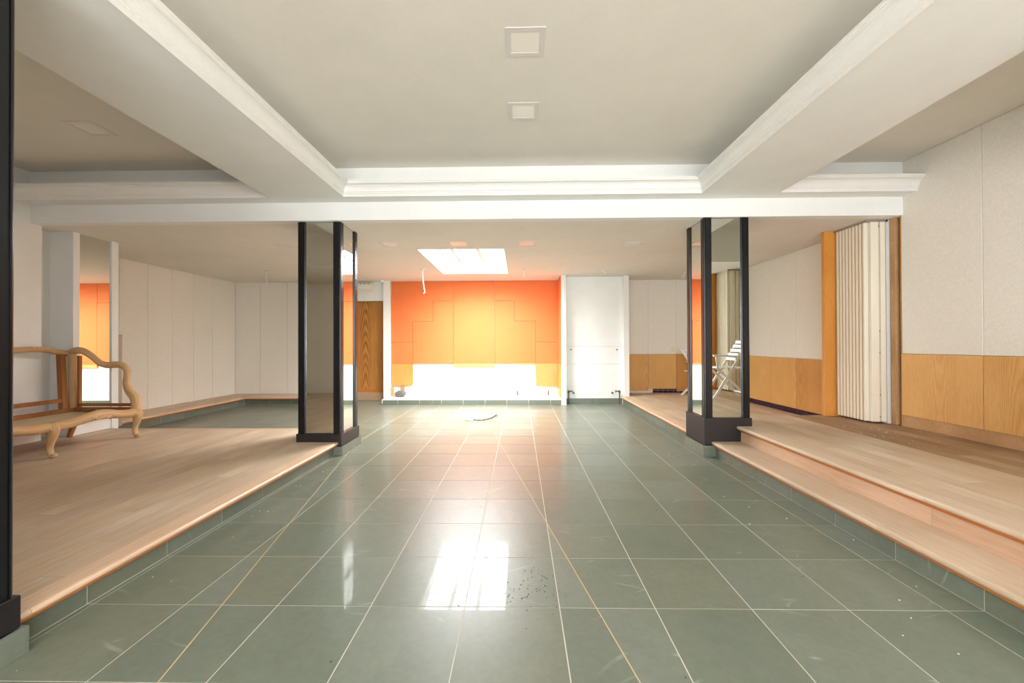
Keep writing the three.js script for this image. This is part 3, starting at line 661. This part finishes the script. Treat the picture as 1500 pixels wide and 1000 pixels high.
rose('curled wire stub under the ceiling before the white wall section', 1.442, 6.97, [[-0.04, -0.01, 0], [0.0, -0.03, 0.01], [0.03, -0.05, 0], [0.0, -0.08, 0]]);
rose('thin hooked wire hanging in the pale left alcove', -4.21, 6.75, [[0, -0.005, 0], [-0.012, -0.12, 0.01], [0.012, -0.24, 0], [-0.004, -0.36, 0], [0.03, -0.42, 0], [0.06, -0.44, 0]]);
rose('wire stub under the ceiling by the right mirrored column', 2.84, 7.1, [[0, -0.005, 0], [0.012, -0.05, 0], [-0.02, -0.1, 0], [-0.03, -0.12, 0]]);
{
  const t = thing('emergency_light', 'cream emergency light box mounted over the doorway', 'light', [-3.03, 2.24, -(BACK - 0.05)]);
  mesh('housing', rboxG(-0.16, 0.155, -0.08, 0.085, -0.03, 0.04, 0.02, 'y', 0, 0, 3), M.cream, t);
  mesh('lens', rboxG(-0.135, 0.12, -0.035, 0.055, -0.042, -0.025, 0.008), M.diffuser, t);
  for (const x of [-0.08, 0, 0.08]) mesh('clip', boxG(x - 0.012, x + 0.012, 0.05, 0.062, -0.046, -0.03), M.pipe, t);
  const d = thing('smoke_sensor', 'small white round sensor under the ceiling beside the orange wall', 'sensor', [-2.68, SOF, -7.9]);
  mesh('sensor_body', new THREE.LatheGeometry([[0, -0.035], [0.03, -0.03], [0.045, -0.012], [0.05, 0.001]].map(p => new THREE.Vector2(...p)), 20), M.plastic, d);
  const s = thing('wall_socket', 'small cream wall socket on the fabric panel above the wainscot', 'socket', [2.985, 0.99, -(BACK - 0.024)]);
  mesh('plate', rboxG(-0.045, 0.045, -0.045, 0.045, -0.008, 0.002, 0.003), M.cream, s);
  mesh('insert', new THREE.CylinderGeometry(0.026, 0.026, 0.006, 16).rotateX(Math.PI / 2).translate(0, 0, 0.006), M.pleat, s);
}
// ------------------------------------------------------------------ pipes on the white wall
function tap(label, X, Z, s) {
  const t = thing('pipe_valve', label, 'pipe', [X, 0, -Z]);
  mesh('riser_pipe', barG([new THREE.Vector3(0, 0.0, 0), new THREE.Vector3(0, 0.12, 0), new THREE.Vector3(0, 0.22, 0)], 0.011, { seg: 8 }), M.pipe, t);
  mesh('valve_body', merge([new THREE.CylinderGeometry(0.018, 0.018, 0.05, 12).translate(0, 0.225, 0), new THREE.CylinderGeometry(0.011, 0.011, 0.09, 10).rotateZ(Math.PI / 2).translate(s * 0.03, 0.235, 0)]), M.pipe, t).add(mesh('handle', rboxG(s * 0.07 - 0.014, s * 0.07 + 0.014, 0.215, 0.255, -0.012, 0.012, 0.004), M.metal, t));
  return t;
}
tap('dark pipe with valve rising beside the left fin of the white wall', 0.9, 7.55, 1);
tap('pipe with valve rising at the edge of the rear oak floor', 1.83, 7.54, -1);
for (const [X, n] of [[0.995, 'left'], [1.71, 'right']]) {
  const t = thing('capped_pipe', `capped pipe end on the white wall beside the ${n === 'left' ? 'dark valve pipe by the fin' : 'valve pipe by the oak floor'}`, 'pipe', [X, 0.2, -7.585]);
  mesh('cap', new THREE.CylinderGeometry(0.014, 0.014, 0.05, 12).rotateX(Math.PI / 2), M.pipe, t);
  mesh('flange', new THREE.CylinderGeometry(0.022, 0.022, 0.008, 14).rotateX(Math.PI / 2).translate(0, 0, -0.012), M.metal, t);
}
{ // metal channel behind the pier
  const t = thing('metal_upright', 'grey metal upright rail fixed behind the mirrored white pier', 'rail', [-4.89, P1, -4.90]);
  mesh('flange_strip', boxG(-0.03, -0.018, 0, 1.10, -0.03, 0.02), M.metal, t);
  mesh('flange_strip', boxG(0.018, 0.03, 0, 1.10, -0.03, 0.02), M.metal, t);
  mesh('web_strip', boxG(-0.018, 0.018, 0, 1.08, 0.004, 0.014), M.lampFrame, t);
  mesh('end_cap', rboxG(-0.032, 0.032, 1.08, 1.11, -0.032, 0.022, 0.004), M.metal, t);
}

// ------------------------------------------------------------------ carved settee frame without upholstery, facing the middle of the room
{
  const t = thing('settee_frame', 'carved bare wood settee frame without upholstery on the oak platform', 'settee', [-4.45, P1, -3.5]);
  const Q = (X, Y, Z) => new THREE.Vector3(X + 4.45, Y - P1, -Z + 3.5);      // world to settee
  const F = -4.09, Bk = -4.76, zFar = 4.29, zMid = 3.5, zNear = 2.67;
  const leg = (Z, X = F, s = 1) => mesh('leg', barG([Q(X, 0.43, Z), Q(X + 0.022 * s, 0.37, Z), Q(X + 0.012 * s, 0.30, Z), Q(X - 0.008 * s, 0.22, Z), Q(X + 0.002 * s, 0.165, Z), Q(X + 0.022 * s, 0.147, Z)], [0.042, 0.044, 0.036, 0.026, 0.022, 0.024], { seg: 26, sides: 10 }), M.raw, t);
  for (const Z of [zFar, zMid, zNear]) {
    const lg = leg(Z);
    mesh('knee_carving', merge([0, 1, 2, 3, 4].map(i => new THREE.SphereGeometry(0.016, 10, 8).scale(0.5, 1.5, 0.8).rotateX((i - 2) * 0.45).translate(F + 4.45 + 0.043, 0.28 - Math.abs(i - 2) * 0.012, -Z + 3.5 + (i - 2) * 0.017))), M.raw, lg);
    mesh('foot_scroll', new THREE.SphereGeometry(0.026, 14, 10).scale(1.3, 0.8, 1).translate(F + 4.45 + 0.022, 0.0215, -Z + 3.5), M.raw, lg);
  }
  for (const Z of [zFar, zNear]) mesh('leg', barG([Q(Bk + 0.02, 0.42, Z), Q(Bk, 0.28, Z), Q(Bk - 0.05, P1 + 0.004, Z)], [0.03, 0.027, 0.022], { seg: 14, sides: 8 }), M.rawDark, t);
  // serpentine front rail in two bays
  for (const [a, b] of [[zNear, zMid], [zMid, zFar]]) {
    const pts = []; for (let k = 0; k <= 8; k++) { const u = k / 8; pts.push(Q(F + 0.018 * Math.sin(u * Math.PI), 0.40 + 0.028 * Math.sin(u * Math.PI) - 0.012 * Math.sin(u * 3 * Math.PI), a + (b - a) * u)); }
    const fr = mesh('front_rail', barG(pts, [0.046, 0.042, 0.05, 0.042, 0.046], { seg: 36, sides: 10 }), M.raw, t);
    const m = (a + b) / 2, lumps = [];
    for (let i = -4; i <= 4; i++) lumps.push(new THREE.SphereGeometry(0.019 - Math.abs(i) * 0.0022, 10, 8).scale(0.6, 1.1, 1.25).rotateX(i * 0.3).translate(F + 4.45 + 0.06, 0.288 + 0.006 * Math.cos(i * 1.4), -m + 3.5 + i * 0.024));
    mesh('flower_carving', merge(lumps), M.raw, fr);
  }
  // seat frame, boards and dusty webbing
  mesh('back_rail', merge([stick(Q(Bk, 0.41, zNear), Q(Bk, 0.41, zFar), 0.05, 0.075)]), M.rawDark, t);
  for (const Z of [zFar, zNear]) mesh('side_rail', merge([stick(Q(Bk, 0.415, Z), Q(F, 0.415, Z), 0.07, 0.045)]), M.rawDark, t);
  mesh('corner_brace', stick(Q(-4.7, 0.43, 4.28), Q(-4.2, 0.43, 4.16), 0.03, 0.04), M.rawDark, t);
  mesh('webbing', boxG(Bk + 4.45 + 0.02, F + 4.45 - 0.03, 0.268, 0.278, -3.5 + zNear + 0.03, -3.5 + zFar - 0.03), M.burlap, t);
  // back: uprights, lower rail, waved top rail
  mesh('back_post', merge([stick(Q(Bk - 0.03, 0.4, zFar - 0.075), Q(Bk - 0.06, 1.02, zFar - 0.075), 0.05, 0.05)]), M.rawDark, t);
  mesh('back_post', merge([stick(Q(Bk - 0.03, 0.4, zNear + 0.075), Q(Bk - 0.06, 1.02, zNear + 0.075), 0.05, 0.05)]), M.rawDark, t);
  mesh('back_lower_rail', stick(Q(Bk - 0.03, 0.535, zNear), Q(Bk - 0.03, 0.535, zFar - 0.06), 0.03, 0.04), M.rawDark, t);
  { const pts = []; for (let k = 0; k <= 14; k++) { const u = k / 14; pts.push(Q(Bk - 0.055, 1.035 + 0.05 * Math.sin(u * Math.PI) - 0.012 * Math.cos(u * 6 * Math.PI), zNear + (zFar - zNear) * u)); }
    const tr = mesh('top_rail', barG(pts, 0.028, { seg: 48, sides: 10 }), M.raw, t);
    mesh('crest_carving', merge([0, 1, 2, 3, 4].map(i => new THREE.SphereGeometry(0.018, 10, 8).scale(0.7, 0.9, 1.5).translate(Bk + 4.45 - 0.04, 1.085 - P1 - Math.abs(i - 2) * 0.006, -3.95 + 3.5 + (i - 2) * 0.028))), M.raw, tr); }
  // scrolled end frames
  for (const Z of [zFar, zNear]) {
    mesh('end_post', barG([Q(-4.765, 0.40, Z), Q(-4.77, 0.7, Z), Q(-4.78, 1.02, Z)], [0.038, 0.033, 0.032], { seg: 12, sides: 8, flat: 1.1 }), M.raw, t);
    mesh('arm', barG([Q(-4.80, 1.035, Z), Q(-4.73, 1.058, Z), Q(-4.65, 1.045, Z), Q(-4.56, 0.99, Z), Q(-4.48, 0.925, Z), Q(-4.40, 0.90, Z), Q(-4.31, 0.905, Z), Q(-4.24, 0.90, Z), Q(-4.19, 0.855, Z), Q(-4.185, 0.78, Z), Q(-4.19, 0.71, Z), Q(-4.16, 0.63, Z), Q(-4.10, 0.56, Z), Q(-4.085, 0.50, Z), Q(-4.09, 0.42, Z)], [0.034, 0.037, 0.034, 0.032, 0.031, 0.032, 0.036, 0.036, 0.031, 0.029, 0.031, 0.038, 0.046, 0.044, 0.04], { seg: 80, sides: 10 }), M.raw, t);
    mesh('inner_stile', stick(Q(-4.70, 0.43, Z), Q(-4.70, 1.0, Z), 0.025, 0.03), M.rawDark, t);
    mesh('lower_arm_rail', stick(Q(-4.70, 0.478, Z), Q(-4.12, 0.478, Z), 0.03, 0.03), M.rawDark, t);
  }
}

// ------------------------------------------------------------------ white slatted folding chairs
function chair(label, X, Z, y, turn) {
  const t = thing('folding_chair', label, 'chair', [X, y, -Z]); t.rotation.y = turn;
  const P = (a, b, c) => new THREE.Vector3(a, b, c);
  for (const s of [-1, 1]) {
    const x = s * 0.2;
    mesh('leg', stick(P(x, 0, 0.24), P(x, 0.86, -0.26), 0.022, 0.034), M.chair, t);       // front foot up to the back
    mesh('leg', stick(P(x * 0.88, 0, -0.27), P(x * 0.88, 0.46, 0.2), 0.022, 0.034), M.chair, t);
    mesh('armrest', stick(P(x, 0.62, -0.16), P(x, 0.63, 0.24), 0.04, 0.022), M.chair, t);
    mesh('arm_support', stick(P(x, 0.44, 0.18), P(x, 0.62, 0.2), 0.02, 0.03), M.chair, t);
  }
  for (let k = 0; k < 6; k++) mesh('seat_slat', boxG(-0.21, 0.21, 0.445, 0.46, -0.205 + k * 0.072, -0.15 + k * 0.072, 'x'), M.chair, t);
  for (let k = 0; k < 5; k++) { const h = 0.56 + k * 0.062, z = 0.24 - h * 0.5814 + 0.022; mesh('back_slat', boxG(-0.19, 0.19, h, h + 0.042, -z, -z + 0.012, 'x'), M.chair, t); }
  mesh('foot_rail', stick(P(-0.2, 0.09, -0.18), P(0.2, 0.09, -0.18), 0.02, 0.02), M.chair, t);
  return t;
}
chair('white slatted folding chair half hidden behind the right mirrored column', 3.27, 7.5, R1, 1.5);
chair('white slatted folding chair seen only as a reflection in the column mirror', 3.1, 1.95, R2, -1.45);

// ------------------------------------------------------------------ small things left lying about
{
  const t = thing('cable_scrap', 'offcut of dark cable with a white junction piece on the slate floor', 'cable', [-0.75, 0, -5.95]);
  mesh('junction_piece', merge([rboxG(-0.05, 0.03, 0.0, 0.05, -0.03, 0.03, 0.008), rboxG(0.0, 0.08, 0.0, 0.03, -0.05, -0.01, 0.006)]), M.plastic, t);
  mesh('cable', barG([[0.02, 0.02, 0], [0.12, 0.008, 0.01], [0.22, 0.007, 0.0], [0.30, 0.01, -0.1], [0.36, 0.012, -0.26], [0.40, 0.03, -0.4]].map(p => new THREE.Vector3(...p)), 0.0065, { seg: 30, sides: 6 }), M.darkCable, t);
  mesh('thin_wire', barG([[0.03, 0.04, -0.02], [0.08, 0.05, -0.12], [0.16, 0.02, -0.1], [0.2, 0.006, 0.03]].map(p => new THREE.Vector3(...p)), 0.003, { seg: 24, sides: 5 }), M.cable, t);
  mesh('cable_end', rboxG(0.375, 0.425, 0.0, 0.04, 0.38, 0.42, 0.008), M.plastic, t);
}
{
  const g = new THREE.IcosahedronGeometry(1, 4), p = g.attributes.position, v = new THREE.Vector3();
  for (let i = 0; i < p.count; i++) {
    v.fromBufferAttribute(p, i); const c = Math.abs(n1(v.x * 3 + 9, v.y * 3 + 9, 64, 64) - 0.5) + Math.abs(n2(v.z * 4 + 9, v.x * 4 + v.y * 3 + 19, 64, 64) - 0.5) * 0.7;
    v.multiplyScalar(0.78 + 0.55 * c); p.setXYZ(i, v.x * 0.115, Math.max(-0.055, v.y * 0.062), v.z * 0.07);
  }
  g.computeVertexNormals(); const b = mesh('plastic_bag', g, M.bag, scene); b.position.set(-2.31, 0.148, -7.9);
  tag(b, 'crumpled grey plastic bag on the ledge under the orange wall', 'bag');
}
function crumbs(name, label, mat, list) {
  const im = new THREE.InstancedMesh(new THREE.DodecahedronGeometry(1, 0), mat, list.length), m = new THREE.Matrix4();
  im.name = numbered(name); im.userData = { kind: 'stuff', label }; im.castShadow = im.receiveShadow = true;
  list.forEach(([X, y, Z, r], i) => { m.makeRotationY(rnd() * 6).scale(new THREE.Vector3(r, r * 0.55, r)).setPosition(X, y + r * 0.5, -Z); im.setMatrixAt(i, m); });
  scene.add(im);
}
const blob = (cx, cz, sx, sz) => { const a = rnd() * 6.283, q = Math.sqrt(-Math.log(1 - rnd() * 0.97)) * 0.62; return [cx + Math.cos(a) * q * sx, cz + Math.sin(a) * q * sz]; };
crumbs('grit', 'dark grit scattered on the slate floor', M.grit, [...Array(80)].map(() => { const [x, z] = blob(0.06, 1.87, 0.17, 0.19); return [x, 0, z, rr(0.0008, 0.0032)]; }).concat([...Array(26)].map(() => [rr(-1.5, 1.6), 0, rr(1.25, 4), rr(0.001, 0.004)])));
crumbs('plaster_crumbs', 'white plaster crumbs on the floors', M.chip, [...Array(34)].map(() => { const [x, z] = blob(3.2, 3.75, 0.45, 0.5); return [Math.min(x, 3.7), R2, z, rr(0.0015, 0.005)]; }).concat([...Array(40)].map(() => [rnd() < 0.5 ? rr(-1.8, -1.6) : rr(1.4, 1.88), 0, rr(1.3, 4.4), rr(0.001, 0.004)])));

renderer.render(scene, camera);
